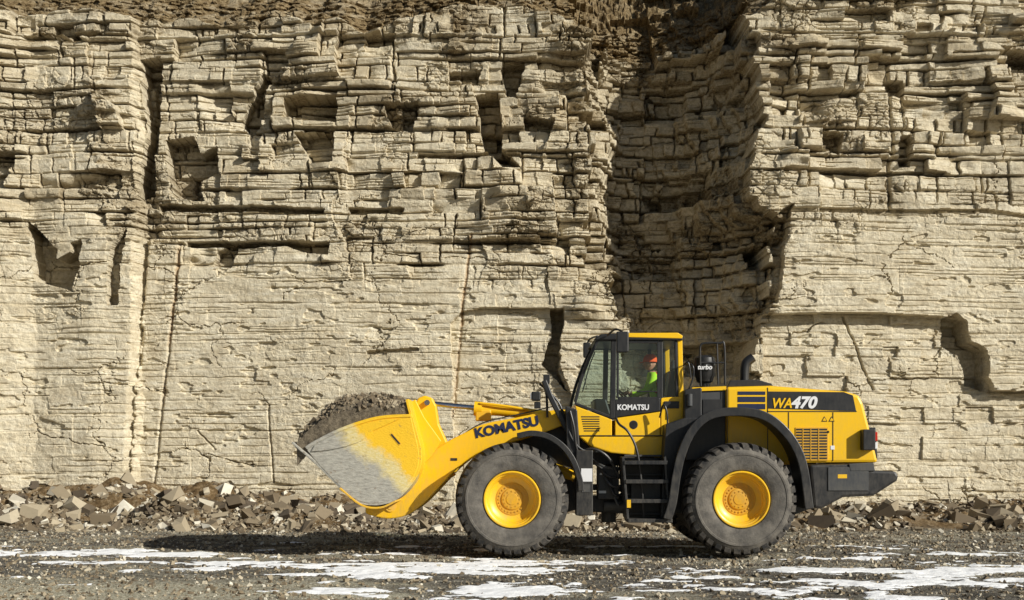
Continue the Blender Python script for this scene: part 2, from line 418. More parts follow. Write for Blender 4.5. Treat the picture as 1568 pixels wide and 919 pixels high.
lay=np.roll(d,-4,0)-d
dirt_shade=np.clip(dirt_shade+.55*sst(.03,.14,lay)*(A>.25),0,1)  # darker just below steps where the rock above juts out
dirt_shade=np.clip(dirt_shade+.75*np.exp(-(t1/1.6)**2)*gm*Ag+.65*np.exp(-(t2/1.3)**2)*gm*Ag+.65*np.exp(-(l2/1.2)**2)*gv*Ag,0,1)
topsoil=np.clip(soilm*(.75+.25*sst(-.2,.2,fbm(PX/12,PY/8,3,3)))+.5*sst(80,20,PY)*sst(-.1,.3,fbm(PX/50,PY/12,3,1))*(PX<1180)+.6*ch*sst(120,40,PY),0,1)
tone=np.clip(((r2**2)*.6+(r1**2)*.35)*(.2+.8*np.clip(A,0,1))+.35*np.clip(fbm(PX/50,PY/90,3,2),0,1),0,1)
X=(PX-784)*S; Z=CH+(700-PY)*S; Y=CY-d
Xe=np.vstack([X,X[-1:],X[-1:]]); Ye=np.vstack([Y,Y[-1:]+20,Y[-1:]+120]); Ze=np.vstack([Z,Z[-1:]+1.,Z[-1:]+1.])
ex=lambda a:np.vstack([a,a[-1:],a[-1:]])
cl=grid_mesh('limestone_cliff',Xe,Ye,Ze,CLIFF,{'dirt_shade':ex(dirt_shade),'tone':ex(tone),'rust':ex(np.clip(ru,0,1)*.75),'topsoil':ex(topsoil)})
link(cl)

# ------------------------------------------------------------ GROUND
def gh(x,y):
    h=.022*fbm(x/1.6,y/.5,4,1)+.03*fbm(x/5,y/2,3,2)-.03
    h+=.014*fbm(x/.18,y/.14,3,3)*(np.abs(y)<12)
    e=7.0+.5*fbm(x/1.7,x*0+3,3,4)
    hh=np.interp(x,[-14,-9,-6,-3,0,6,9,14],[.85,.90,.68,.35,.25,.28,.38,.45])
    t=np.clip((y-e)/(10.5-e),0,1)
    h+=hh*t**1.15*(1+.35*fbm(x/.9,y/.7,4,5))+.18*sst(0,.3,t)*fbm(x/.45,y/.35,4,0)
    h+=.55*np.exp(-((x+7.4)/.9)**2-((y-7.6)/.6)**2)+.32*np.exp(-((x+10.4)/.9)**2-((y-7.2)/.5)**2)+.20*np.exp(-((x+4.3)/1.4)**2-((y-7.4)/.5)**2)
    h+=.38*np.exp(-((x-11.8)/1.0)**2-((y-7.4)/.5)**2)+.22*np.exp(-((x-8.3)/.8)**2-((y-7.6)/.5)**2)
    return h
def snowf(x,y):
    sn=fbm(x/1.3+5,y/.7,5,2,.65)+.35*fbm(x/.45,y/.28,3,4)
    sn+=.52*np.exp(-((x+1.6)/2.2)**2-((y+1.6)/1.1)**2)+.34*np.exp(-((x+6)/2.6)**2-((y-.8)/1.1)**2)+.40*np.exp(-((x-6)/2.4)**2-((y+2.6)/1.0)**2)
    sn+=.22*np.exp(-((x-1.5)/4)**2-((y+4.2)/1.1)**2)-.6*np.exp(-((x+5.2)/2.2)**2-((y+4.8)/1.1)**2)
    sn-=sst(2.4,4.5,y)*.8
    s=sst(.16,.46,sn)
    ty=(y+2.6+.22*np.sin(x*.3)+.12*x)%1.4
    tr=(np.exp(-((ty-.5)/.10)**2)+.6*np.exp(-((ty-1.0)/.06)**2))*sst(-.3,.3,fbm(x/2,y,2,1))
    return s*(1-.7*np.clip(tr,0,1)),tr
gx=np.concatenate([-np.geomspace(600,13,28)[:-1],np.arange(-13,13.01,.032),np.geomspace(13,600,28)[1:]])
gy=np.concatenate([-np.geomspace(500,7,24)[:-1],np.arange(-7,11.3,.032),np.geomspace(11.4,600,16)])
GX,GY=np.meshgrid(gx,gy); GZ=gh(GX,GY)
far=(np.abs(GX)>13)|(GY<-7)|(GY>11.3); GZ=np.where(GY>11.3,np.minimum(GZ,.2),GZ)
snow,track=snowf(GX,GY)
GZ=GZ+snow*.022*(~far)-.015*track*(~far)
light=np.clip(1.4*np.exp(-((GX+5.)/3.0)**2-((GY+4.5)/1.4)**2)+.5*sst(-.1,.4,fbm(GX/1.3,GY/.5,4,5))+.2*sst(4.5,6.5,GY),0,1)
talus=sst(6.2,7.2,GY+.6*fbm(GX/1.2,GY/.6,3,3))
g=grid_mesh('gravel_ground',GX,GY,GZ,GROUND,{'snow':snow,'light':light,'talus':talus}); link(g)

# ------------------------------------------------------------ STONES
def rocks(name,C,Sz,mat,seed,flat=.55,tone=None,parent=None):
    r=np.random.default_rng(seed); n=len(C)
    base=np.array([[-1,-1,-1],[1,-1,-1],[1,1,-1],[-1,1,-1],[-1,-1,1],[1,-1,1],[1,1,1],[-1,1,1]],float)
    V=base[None]*(1+0*r.random((n,1,1)))+r.uniform(-.5,.5,(n,8,3))
    sc=np.stack([r.uniform(.6,1.35,n),r.uniform(.45,1.,n),r.uniform(flat*.4,flat*1.5,n)],-1)*Sz[:,None]
    V=V*sc[:,None]
    a=r.uniform(0,2*np.pi,n); t=r.normal(0,.45,n); s=r.normal(0,.45,n)
    def rot(V,i,j,a):
        c=np.cos(a)[:,None];q=np.sin(a)[:,None]; W=V.copy(); W[...,i]=V[...,i]*c-V[...,j]*q; W[...,j]=V[...,i]*q+V[...,j]*c; return W
    V=rot(rot(rot(V,0,2,t),1,2,s),0,1,a)+C[:,None]
    f=np.array([[0,3,2,1],[4,5,6,7],[0,1,5,4],[1,2,6,5],[2,3,7,6],[3,0,4,7]])
    Q=(f[None]+8*np.arange(n)[:,None,None]).reshape(-1,4)
    me=bpy.data.meshes.new(name); co=V.reshape(-1,3).astype(np.float32)
    me.vertices.add(len(co)); me.vertices.foreach_set('co',co.ravel())
    me.loops.add(Q.size); me.loops.foreach_set('vertex_index',Q.astype(np.int32).ravel())
    me.polygons.add(len(Q)); me.polygons.foreach_set('loop_start',np.arange(0,Q.size,4,dtype=np.int32)); 
    me.polygons.foreach_set('use_smooth',np.zeros(len(Q),bool)); me.update(calc_edges=True)
    tn=r.random(n) if tone is None else tone
    at=me.attributes.new('tone','FLOAT','POINT'); at.data.foreach_set('value',np.repeat(tn,8).astype(np.float32))
    me.materials.append(mat); o=bpy.data.objects.new(name,me); return link(o,parent)
n=30000; x=rng.uniform(-16,16,n); y=rng.triangular(6.0,8.2,10.9,n)
dens=fbm(x/1.3,y/.8,3,2)+.35*fbm(x/4,y/3,2,1)+.10; k=dens>rng.uniform(-.45,.35,n); x=x[k];y=y[k];n=len(x)
s=.012+.065*rng.random(n)**3; s=np.where(rng.random(n)<.035,.07+.16*rng.random(n)**2,s)
rocks('rubble_stones',np.stack([x,y,gh(x,y)+s*.25],-1),s,ROCK,5,tone=np.clip(rng.normal(.46,.32,n),0,1))
n=40000; x=rng.uniform(-13,13,n); y=rng.uniform(-6.5,7,n)
k=snowf(x,y)[0]<.45+.5*(rng.random(n)<.12); x=x[k];y=y[k];n=len(x); s=.006+.022*rng.random(n)**4
rocks('gravel_pebbles',np.stack([x,y,gh(x,y)+s*.3],-1),s,ROCK,6,.8,tone=np.clip(rng.normal(.48,.27,n),0,1))

# ------------------------------------------------------------ WHEEL LOADER
L=bpy.data.objects.new('wheel_loader',None); L.location=(1.7,1.4,0); scene.collection.objects.link(L)
def wheel(cx,y0,side,tag):
    cz=.855; sgn=side
    P=[(.425,.10),(.45,.045),(.50,.02),(.60,.0),(.665,.002),(.672,-.006),(.70,-.006),(.707,.006),(.745,.022),(.785,.06),(.805,.11),(.812,.20),(.812,.42),(.805,.51),(.785,.56),(.70,.61),(.55,.62),(.43,.52)]
    lathe('tyre_'+tag,[(r,y0+sgn*t) for r,t in P],cx,cz,TYRE,L,96)
    vs=[];fs=[]; nl=34
    for side2 in (0,1):
        for k in range(nl):
            a0=2*math.pi*(k+.5*side2)/nl
            secs=[(.030,.765,.752,0.0),(.048,.822,.76,.01),(.10,.852,.78,.03),(.20,.862,.80,.07),(.34,.864,.80,.15)]
            base=len(vs)
            for (t,ro,ri,sk) in secs:
                tt=t if side2==0 else .62-t
                hw=.058 if t<.25 else .045
                for (rr,da) in ((ri,-hw*1.1),(ro,-hw),(ro,hw),(ri,hw*1.1)):
                    a=a0+sk+da; vs.append((cx+rr*math.cos(a),y0+sgn*tt,cz+rr*math.sin(a)))
            for i in range(len(secs)-1):
                for q in range(3): 
                    b=base+i*4; fs.append((b+q,b+q+1,b+q+5,b+q+4))
            fs.append((base,base+1,base+2,base+3)); e=base+(len(secs)-1)*4; fs.append((e,e+1,e+2,e+3))
    pydata('tread_'+tag,vs,fs,TREAD,L)
    lathe('rim_'+tag,[(r,y0+sgn*t) for r,t in [(.428,.14),(.432,.05),(.422,.035),(.408,.035),(.402,.06),(.395,.075),(.375,.085),(.368,.12),(.352,.135),(.345,.19),(.30,.225),(.25,.235)]],cx,cz,YEL,L,72)
    lathe('hub_'+tag,[(r,y0+sgn*t) for r,t in [(.255,.236),(.245,.228),(.225,.226),(.222,.232),(.17,.232),(.165,.222),(.155,.212),(.145,.210),(.09,.208),(.085,.200),(.0,.198)]],cx,cz,HUB,L,60)
    if side>0:
        vs=[];fs=[]
        for (rb,nb,rs,yy) in ((.198,24,.013,.218),(.120,12,.010,.198)):
            for k in range(nb):
                a=2*math.pi*k/nb; bx=cx+rb*math.cos(a); bz=cz+rb*math.sin(a); b=len(vs)
                for q in range(6):
                    c=q*math.pi/3; vs.append((bx+rs*math.cos(c),y0+yy,bz+rs*math.sin(c)))
                for q in range(6):
                    c=q*math.pi/3; vs.append((bx+rs*math.cos(c),y0+yy+.05,bz+rs*math.sin(c)))
                fs.append(tuple(range(b,b+6)))
                for q in range(6): fs.append((b+q,b+(q+1)%6,b+6+(q+1)%6,b+6+q))
        pydata('wheel_bolts_'+tag,vs,fs,HUB,L)
wheel(0.0,0.0,1,'front_near'); wheel(3.455,0.0,1,'rear_near')
wheel(0.0,2.8,-1,'front_far'); wheel(3.455,2.8,-1,'rear_far')
for cx,t in ((0,'front'),(3.455,'rear')):
    tube('axle_'+t,[(cx,.30,.855),(cx,.7,.855),(cx,1.0,.855),(cx,1.8,.855),(cx,2.1,.855),(cx,2.50,.855)],.15,GRY,L,16,False)
    lathe('differential_'+t,[(0,1.1),(.2,1.15),(.28,1.4),(.2,1.65),(0,1.7)],cx,.855,GRY,L,24)

# hood
hood=[(1112,593),(1180,591),(1296,600),(1316,606),(1322,618),(1333,660),(1345,709),(1200,710),(1112,706)]
prism('engine_hood',hood,.66,2.14,YEL,L,.045)
prism('hood_rear_panel',[(1328,655),(1341,655),(1344,702),(1338,704)],.70,2.10,BLK,L,.01)
prism('hood_decal_band',[(1176,600),(1292,601),(1306,606),(1311,630),(1176,626)],.653,.66,BLK,L,0)
for i,(a,b) in enumerate(((600,605),(608,616),(619,627))):
    pbox('hood_stripe_%d'%i,1130,a,1172,b,.652,.66,BLUE,L,0)
for q in (1113,1175,1207,1275): pbox('hood_seam_%d'%q,q,632 if q>1180 else 594,q+1.2,706,.654,.66,BLK,L,0)
pbox('hood_seam_h',1175,630,1312,631.3,.654,.66,BLK,L,0)
pbox('hood_vent',1218,655,1268,706,.648,.66,HUB,L,.003)
for i in range(11): pbox('vent_slat_%d'%i,1219.5,657+i*4.4,1266.5,659.4+i*4.4,.643,.65,BLK,L,0)
for i in range(3): pbox('vent_bar_%d'%i,1229+i*12,656,1230.2+i*12,705,.640,.65,HUB,L,0)
for a,b in ((1258,638),(1269,638)):
    prism('warning_sign_%d'%a,[(a,b+8),(a+4.5,b),(a+9,b+8)],.653,.656,BLK,L,0)
    prism('warning_sign_in_%d'%a,[(a+1.5,b+7),(a+4.5,b+1.8),(a+7.5,b+7)],.650,.652,YEL,L,0)
for a,b in ((1262,690),(1272,683)): pbox('hood_label_%d_%d'%(a,b),a,b,a+6,b+6,.653,.66,WHT,L,0)
tube('hood_latch',[T3(1268,662,.64),T3(1268,662,.66)],.02,BLK,L,10,False)
prism('hood_top_grille',[(1114,593),(1118,583),(1160,582),(1182,588),(1184,592)],.8,2.0,BLK,L,.01)
prism('engine_side_box',[(1050,600),(1058,596),(1112,594),(1112,706),(1050,706)],.72,2.1,GRY,L,.02)
pbox('side_box_door',1076,612,1106,640,.70,.72,BLK,L,.006)
prism('hood_front_yellow',[(1060,594),(1112,592),(1112,598),(1060,600)],.69,.72,YEL,L,.003)
pbox('rear_lamp_housing',1322,658,1341,690,.50,.68,BLK,L,.015)
pbox('rear_lamp',1337,662,1344,676,.52,.64,RED,L,.01)
pbox('rear_lamp_clear',1337,678,1344,688,.52,.64,WHT,L,.01)
prism('counterweight',[(1240,712),(1335,710),(1338,721),(1372,722),(1377,730),(1374,737),(1338,760),(1292,762),(1258,780),(1246,778)],.42,2.38,BLK,L,.04)
pbox('reflector',1283,727,1297,733,.402,.405,YEL,L,0)
pbox('counterweight_plate',1268,716,1330,752,.405,.42,GRY,L,.005)
prism('rear_bumper_lip',[(1300,711),(1338,709),(1340,722),(1302,722)],.40,2.4,GRY,L,.01)
prism('rear_frame',[(1000,700),(1250,700),(1250,776),(1215,790),(1100,780),(1000,790)],.9,1.9,GRY,L,.02)
prism('rear_frame_yellow',[(1112,640),(1215,660),(1215,712),(1112,712)],.75,.80,YELD,L,.01)
# fenders
rf=[(1022,796),(1030,770),(1036,730),(1044,696),(1058,664),(1078,642),(1105,632),(1150,632),(1180,642),(1205,664),(1222,690),(1232,722),(1240,780)]
band('rear_fender_near',spl(rf,5),.085,.0,.66,BLK,L,.012)
band('rear_fender_edge',spl([(a,b-0) for a,b in rf],5),.13,-.012,.03,BLK,L,.012)
band('rear_fender_far',spl(rf,5),.085,2.14,2.8,BLK,L,.012,ref=0.)
prism('fender_panel',[(1020,650),(1050,640),(1085,640),(1062,668),(1048,700),(1040,745),(1034,790),(1012,796),(1016,700)],.30,.66,BLK,L,.015)
ff=[(792,668),(815,664),(840,669),(862,684),(878,706),(888,735),(890,752)]
band('front_fender_near',spl(ff,5),.055,.02,.64,BLK,L,.01)
band('front_fender_edge',spl(ff,5),.085,.0,.04,BLK,L,.01)
band('front_fender_far',spl(ff,5),.055,2.16,2.78,BLK,L,.01,ref=0.)

# cab
yn,yf=.62,2.18
def both(name,fn):
    fn(name+'_near',yn,yn+.06); fn(name+'_far',yf-.06,yf)
fa=[(916,520),(903,548),(890,582),(881,616)]
both('cab_a_pillar',lambda n,a,b: band(n,spl(fa,4),.05,a,b,BLK,L,.008,ref=yn))
both('cab_door_pillar',lambda n,a,b: band(n,[(940,518),(938,642)],.085,a-.004,b,BLK,L,.01,ref=yn))
both('cab_b_pillar',lambda n,a,b: band(n,[(1012,520),(1012,614)],.06,a-.002,b,BLK,L,.01,ref=yn))
both('cab_c_pillar',lambda n,a,b: band(n,[(1041,514),(1043,608)],.075,a-.006,b,YEL,L,.01,ref=yn))
both('cab_rear_frame',lambda n,a,b: band(n,[(1035,522),(1037,612)],.045,a,b,BLK,L,.01,ref=yn))
both('cab_sill',lambda n,a,b: band(n,[(880,618),(938,640)],.04,a+.002,b,BLK,L,.006,ref=yn))
both('cab_top_rail',lambda n,a,b: band(n,[(914,520),(1044,519)],.06,a-.003,b,BLK,L,.006,ref=yn))
prism('cab_roof',[(909,521),(920,512),(962,510),(1040,511),(1046,516),(1046,522)],.58,2.22,BLK,L,.02)
prism('cab_roof_yellow',[(962,510.5),(1038,510),(1046,515),(1044,519),(962,517)],.572,2.228,YEL,L,.01)
pbox('cab_rear_wall',1040,560,1046,700,.68,2.12,BLK,L,.01)
both('cab_panel_front',lambda n,a,b: prism(n,[(881,622),(937,643),(937,668),(886,668)],a+.004,b,YEL,L,.012,ref=yn))
both('cab_door_lower',lambda n,a,b: prism(n,[(942,612),(1011,610),(1011,630),(985,634),(942,640)],a-.008,b,BLK,L,.01,ref=yn))
both('cab_door_yellow',lambda n,a,b: prism(n,[(942,641),(985,635),(1011,631),(1011,668),(942,668)],a-.006,b,YEL,L,.01,ref=yn))
both('cab_panel_rear',lambda n,a,b: prism(n,[(1012,610),(1047,607),(1048,668),(1012,668)],a-.004,b,YEL,L,.012,ref=yn))
prism('cab_base',[(886,668.5),(1048,668.5),(1048,702),(1024,703),(935,694),(905,684)],yn,yf,YEL,L,.02)
prism('cab_front_cowl',[(881,618),(900,622),(900,668),(886,668)],.69,2.11,YEL,L,.02)
pbox('door_handle',1017,615,1040,626,.595,.62,BLK,L,.008)
tube('door_vent',[T3(970,651,.60),T3(970,651,.64)],.055,BLK,L,20,False)
tube('door_vent_ring',[T3(970,651,.607),T3(970,651,.64)],.068,GRY,L,20,False)
for i in range(7):
    pbox('cowl_slat_%d'%i,890+i*.7,638+i*3.6,918,639.6+i*3.6,.620,.63,BLK,L,0)
pbox('cab_label',1022,652,1036,657,.612,.62,WHT,L,0)
pbox('cab_skirt_seam',886,667,1048,668.4,.611,.63,BLK,L,0)
def pane(name,pts): pydata(name,pts,[tuple(range(len(pts)))],GLASS,L)
for nm,yy in (('near',.65),('far',2.15)):
    def g(P): 
        return [(U(a,b,yn)[0],yy,U(a,b,yn)[1]) for a,b in P]
    pane('glass_quarter_'+nm,g([(916,522),(938,522),(936,640),(881,618),(890,582),(903,548)]))
    pane('glass_door_'+nm,g([(943,522),(1010,522),(1010,611),(943,613)]))
    pane('glass_rear_side_'+nm,g([(1014,522),(1036,522),(1037,610),(1014,611)]))
W=[U(a,b,yn) for a,b in spl(fa,4)]
vs=[(x,yn+.05,z) for x,z in W]+[(x,yf-.05,z) for x,z in W]; k=len(W)
pydata('glass_windscreen',vs,[(i,i+1,k+i+1,k+i) for i in range(k-1)],GLASS,L)
tube('wiper',[T3(892,600,1.0),T3(903,560,1.3),T3(911,540,1.5)],.01,BLK,L,6)
for i,(a,b) in enumerate((((946,524),(946,610)),((946,524),(1008,524)),((1008,524),(1008,610)),((946,610),(1008,610)))):
    band('door_frame_%d'%i,[a,b],.035,.612,.645,BLK,L,.004)
band('door_grab_bar',[(975,600),(1005,600)],.02,.60,.61,BLK,L,.004)
box('seat_cushion',2.12,2.55,1.15,1.65,2.12,2.26,BLK,L,.04)
prismw('seat_back',[(2.45,2.2),(2.60,2.2),(2.66,2.88),(2.54,2.88)],1.17,1.63,GRY,L,.04)
prismw('headrest',[(2.56,2.90),(2.66,2.90),(2.68,3.06),(2.58,3.06)],1.28,1.52,GRY,L,.03)
box('seat_base',2.2,2.5,1.2,1.6,1.86,2.12,BLK,L,.02)
tube('steering_column',[(1.55,1.4,1.9),(1.62,1.4,2.2),(1.80,1.4,2.45)],.035,BLK,L)
ring=[Vector((1.82,1.4,2.47))+Vector((math.cos(t)*.12*.8, math.sin(t)*.19, -math.cos(t)*.19*.55)) for t in [i*math.pi/8 for i in range(17)]]
tube('steering_wheel',[tuple(v) for v in ring],.015,BLK,L,8)
prismw('dash',[(1.32,2.1),(1.6,2.1),(1.5,2.42),(1.30,2.42)],1.0,1.8,BLK,L,.03)
tube('mirror_arm',[T3(930,514,.55),T3(942,505,.40),T3(953,508,.32)],.015,BLK,L)
pbox('mirror',944,508,963,540,.26,.34,BLK,L,.02)
tube('mirror_arm_far',[T3(915,515,2.2),T3(903,520,2.5),T3(898,530,2.6)],.015,BLK,L)
prism('mirror_far',[(893,525),(905,525),(905,550),(893,548)],2.5,2.56,BLK,L,.02)
pbox('roof_lamp',912,515,924,524,.75,.95,BLK,L,.015)
pbox('roof_lamp_far',912,515,924,524,1.85,2.05,BLK,L,.015)
def lamp(n,y):
    tube('lamp_post_'+n,[T3(838,640,y),T3(836,600,y),T3(826,588,y)],.02,BLK,L)
    pbox('lamp_head_'+n,814,600,828,614,y-.09,y+.09,BLK,L,.02)
    pbox('lamp_lens_'+n,812,602,814.5,612,y-.07,y+.07,WHT,L,.003)
    pbox('indicator_'+n,818,616,828,626,y-.05,y+.05,BLK,L,.01)
    pbox('lamp_top_'+n,832,574,842,588,y-.05,y+.05,BLK,L,.01)
lamp('near',.62); lamp('far',2.2)
band('lift_cylinder_guard',[(833,583),(842,606),(862,646),(886,690)],.085,.50,.60,BLK,L,.015)
tube('lamp_stay',[T3(840,600,.55),T3(858,622,.55),T3(872,668,.55)],.018,BLK,L)
prism('front_step_bracket',[(866,622),(884,628),(888,690),(900,720),(884,735),(868,690)],.42,.64,BLK,L,.015)
tube('hose_1',[T3(873,630,.4),T3(879,655,.38),T3(884,690,.4),T3(900,705,.5)],.016,BLK,L)
tube('hose_2',[T3(868,648,.46),T3(876,672,.40),T3(893,690,.42),T3(920,692,.6)],.014,GRY,L)
tube('hose_3',[T3(880,700,.6),T3(905,688,.5),T3(930,700,.5),T3(948,730,.6)],.022,BLK,L)
prism('front_frame_tower',[(790,660),(850,632),(884,640),(905,690),(905,775),(850,790),(770,770),(760,720)],.95,1.12,BLK,L,.02)
prism('front_frame_tower_far',[(790,660),(850,632),(884,640),(905,690),(905,775),(850,790),(770,770),(760,720)],1.68,1.85,BLK,L,.02)
prism('front_frame_core',[(760,705),(905,705),(905,775),(760,780)],1.12,1.68,GRY,L,.02)
tube('articulation_pin',[T3(932,680,1.4),T3(932,800,1.4)],.12,GRY,L,16,False)
prism('articulation_upper',[(895,690),(1005,694),(1005,716),(895,712)],1.1,1.7,BLK,L,.02)
prism('articulation_lower',[(895,760),(1005,760),(1005,790),(895,784)],1.0,1.8,BLK,L,.02)
tube('steering_cylinder',[T3(880,745,.95),T3(1005,752,.95)],.05,BLK,L,14,False)
tube('steering_rod',[T3(880,745,.95),T3(930,747,.95)],.03,CHR,L,12,False)
pbox('front_side_box',882,690,908,790,.30,.62,BLK,L,.015)
pbox('warning_label',890,718,907,738,.292,.30,WHT,L,0)
pbox('warning_label_b',891,742,904,754,.292,.30,GRY,L,0)
prism('side_tank',[(950,700),(1020,702),(1026,798),(1005,800),(958,795)],.55,1.0,BLK,L,.02)
prism('battery_box',[(966,738),(1012,738),(1012,770),(966,770)],.42,.60,GRY,L,.015)
for i,(a,b,c) in enumerate(((956,1022,709),(958,1024,738),(960,1028,768),(962,1030,798))):
    pbox('step_%d'%i,a,c-3,b,c+3,.08,.50,BLK,L,.006)
    pbox('step_back_%d'%i,a,c-12,b,c-9,.46,.50,GRY,L,.004)
for i,a in enumerate((958,1022)): band('step_rail_%d'%i,[(a-4,700),(a+4,800)],.035,.10,.50,BLK,L,.006)
pbox('label_small_a',960,766,966,778,.075,.08,YEL,L,0)
tube('hand_rail',[T3(943,640,.45),T3(948,650,.32),T3(962,662,.28),T3(975,690,.27),T3(982,740,.27),T3(986,796,.30)],.019,BLK,L)
tube('hand_rail_b',[T3(1010,640,.5),T3(1016,620,.42),T3(1022,640,.40),T3(1020,690,.42)],.014,BLK,L)
for i in range(5):
    tube('belly_hose_%d'%i,[T3(900+i*8,700+i*6,.8),T3(925+i*5,715+i*14,.55),T3(955,720+i*12,.7)],.02,BLK if i%2 else GRY,L)
pbox('belly_block',915,715,948,765,.75,1.0,GRY,L,.02)
pbox('belly_label',917,752,928,756,.742,.75,WHT,L,0)
tube('air_tank',[T3(925,775,.85),T3(962,775,.85)],.075,GRY,L,16,False)
cx,_=U(1079,0,1.0)
def zz(p,y=1.0): return U(0,p,y)[1]
lathe('air_precleaner',[(0,zz(545)),(.10,zz(545)),(.165,zz(549)),(.175,zz(556)),(.17,zz(574)),(.14,zz(580)),(.13,zz(585)),(.075,zz(588)),(.075,zz(612)),(0,zz(612))],(cx,1.0),0,BLK,L,32,'z')
lathe('precleaner_ring',[(.178,zz(558)),(.181,zz(558)),(.181,zz(560)),(.178,zz(560))],(cx,1.0),0,GRY,L,32,'z')
tube('exhaust_pipe',[T3(1140,600,1.5),T3(1140,570,1.5),T3(1143,556,1.5),T3(1153,548,1.5)],.075,BLK,L,16)
for y in (.82,2.0):
    tube('roof_rail_%d'%int(y*10),[T3(1073,592,y),T3(1072,545,y),T3(1073,529,y),T3(1082,526,y),T3(1102,526,y),T3(1109,530,y),T3(1110,590,y)],.017,BLK,L)
    tube('roof_rail_mid_%d'%int(y*10),[T3(1072,556,y),T3(1110,556,y)],.014,BLK,L,8,False)
    tube('roof_rail_post_%d'%int(y*10),[T3(1098,527,y),T3(1100,590,y)],.014,BLK,L,8,False)
tube('grab_rail',[T3(1048,600,.6),T3(1055,596,.5),T3(1062,575,.5),T3(1060,560,.5),T3(1050,558,.62)],.014,BLK,L)
tube('side_mirror_arm',[T3(1046,560,.6),T3(1054,556,.5),T3(1058,580,.5)],.012,BLK,L)
prism('side_platform',[(1048,597),(1075,594),(1075,640),(1060,655),(1048,655)],.45,.72,BLK,L,.02)
tube('breather',[T3(1056,604,.42),T3(1056,622,.42)],.045,GRY,L,14,False)

# boom
boom=[(560,776),(585,772),(606,757),(632,722),(655,698),(676,682),(706,666),(740,650),(790,640),(850,628),(868,630),(872,642),(862,652),(800,674),(760,684),(728,697),(700,718),(668,752),(645,775),(622,790),(595,795),(572,791),(560,786)]
boom=spl(boom+[boom[0]],3)[:-1]
prism('boom_arm_near',boom,.68,.84,YEL,L,.02)
prism('boom_arm_far',boom,1.96,2.12,YEL,L,.02,ref=.68)
tube('boom_cross_tube',[T3(700,695,.84),T3(700,695,1.96)],.16,YEL,L,20,False)
tube('boom_pin_near',[T3(862,640,.62),T3(862,640,.9)],.06,BLK,L,18,False)
for r,y in ((.085,.665),(.05,.655)): tube('bucket_pin_%d'%int(r*1000),[T3(598,776,y),T3(598,776,.9)],r,YELD,L,20,False)
tube('lift_cylinder',[T3(880,730,.90),T3(780,692,.90)],.085,YEL,L,16,False)
tube('lift_rod',[T3(785,694,.90),T3(735,676,.90)],.045,CHR,L,14,False)
pbox('boom_label',690,702,700,706,.673,.68,BLK,L,0)
tube('grease_line',[T3(700,672,.70),T3(740,648,.70),T3(800,634,.70),T3(850,622,.72)],.01,BLK,L,6)
prism('bellcrank',[(640,610),(650,606),(662,610),(668,622),(672,650),(684,676),(700,712),(690,730),(672,728),(652,690),(638,650),(634,622)],1.26,1.54,YEL,L,.025)
tube('bellcrank_pin',[T3(654,617,1.16),T3(654,617,1.64)],.045,CHR,L,16,False)
tube('tilt_rod',[T3(656,618,1.40),T3(735,626,1.40)],.04,CHR,L,16,False)
tube('tilt_cylinder',[T3(728,626,1.40),T3(800,633,1.40),T3(835,637,1.4)],.085,YEL,L,18,False)
tube('tilt_cylinder_head',[T3(726,626,1.40),T3(738,627,1.40)],.115,YEL,L,18,False)
tube('tilt_pipe',[T3(735,618,1.30),T3(770,622,1.28),T3(810,628,1.3)],.022,YEL,L,8)
pbox('tilt_lug',728,628,752,645,1.3,1.5,YELD,L,.02)
prism('bucket_link',[(640,738),(690,716),(698,728),(650,756)],1.3,1.5,YELD,L,.02)
# bucket
yb0,yb1=-.12,2.92
outer=spl([(452,683),(478,704),(510,735),(535,759),(553,770),(580,772),(606,764),(628,742),(641,718),(643,690),(634,655),(626,625),(623,612)],4)
band('bucket_shell',outer,.045,yb0,yb1,BUCK,L,.006)
cheek=spl([(470,690),(490,714),(530,755),(553,769),(580,771),(604,763),(627,741),(640,716),(641,690),(633,655),(629,638)],3)+[(620,636),(590,639),(560,644),(520,658),(478,678)]
prism('bucket_cheek_near',cheek,yb0-.006,yb0+.035,BUCK,L,.008)
prism('bucket_cheek_far',cheek,yb1-.035,yb1+.006,BUCK,L,.008,ref=yb0)
band('cheek_edge_near',spl([(468,687),(482,678),(520,659),(560,645),(590,639),(630,637)],4),.05,yb0-.02,yb0+.05,BUCK,L,.01)
band('cheek_edge_far',spl([(468,687),(482,678),(520,659),(560,645),(590,639),(630,637)],4),.05,yb1-.05,yb1+.02,BUCK,L,.01,ref=yb0)
prism('cheek_wear_plate',spl([(476,692),(500,690),(530,684),(556,674),(572,660)],3)+[(612,642),(590,642),(560,648),(520,662),(482,682)],yb0-.028,yb0-.004,BUCK,L,.006)
band('cutting_edge',[(447,678),(482,708)],.03,yb0-.03,yb1+.03,BUCK,L,.006)
band('bucket_heel',spl([(520,748),(553,774),(582,778),(606,768)],4),.03,yb0-.02,yb1+.02,YELD,L,.006)
band('spill_guard',[(623,640),(622,626),(626,612)],.03,.6,2.2,BUCK,L,.006)
prism('bucket_hinge_near',[(628,640),(648,660),(662,690),(640,740),(612,778),(596,790),(575,785),(600,760),(628,735),(641,700)],.86,.95,YEL,L,.01)
prism('bucket_hinge_outer',[(620,622),(636,612),(650,640),(676,676),(660,700),(640,720),(640,690),(632,655)],.58,.64,YEL,L,.012)
prism('bucket_hinge_far',[(628,640),(648,660),(662,690),(640,740),(612,778),(596,790),(575,785),(600,760),(628,735),(641,700)],1.85,1.94,YEL,L,.01)
band('bucket_label',[(598,664),(613,682)],.045,yb0-.010,yb0-.007,YELD,L,0)
band('bucket_label_in',[(599,665.5),(612,680.5)],.025,yb0-.013,yb0-.011,BLK,L,0)
nu,nv=130,200
uu=np.linspace(0,1,nu); vv=np.linspace(0,1,nv); VV,UU=np.meshgrid(vv,uu)
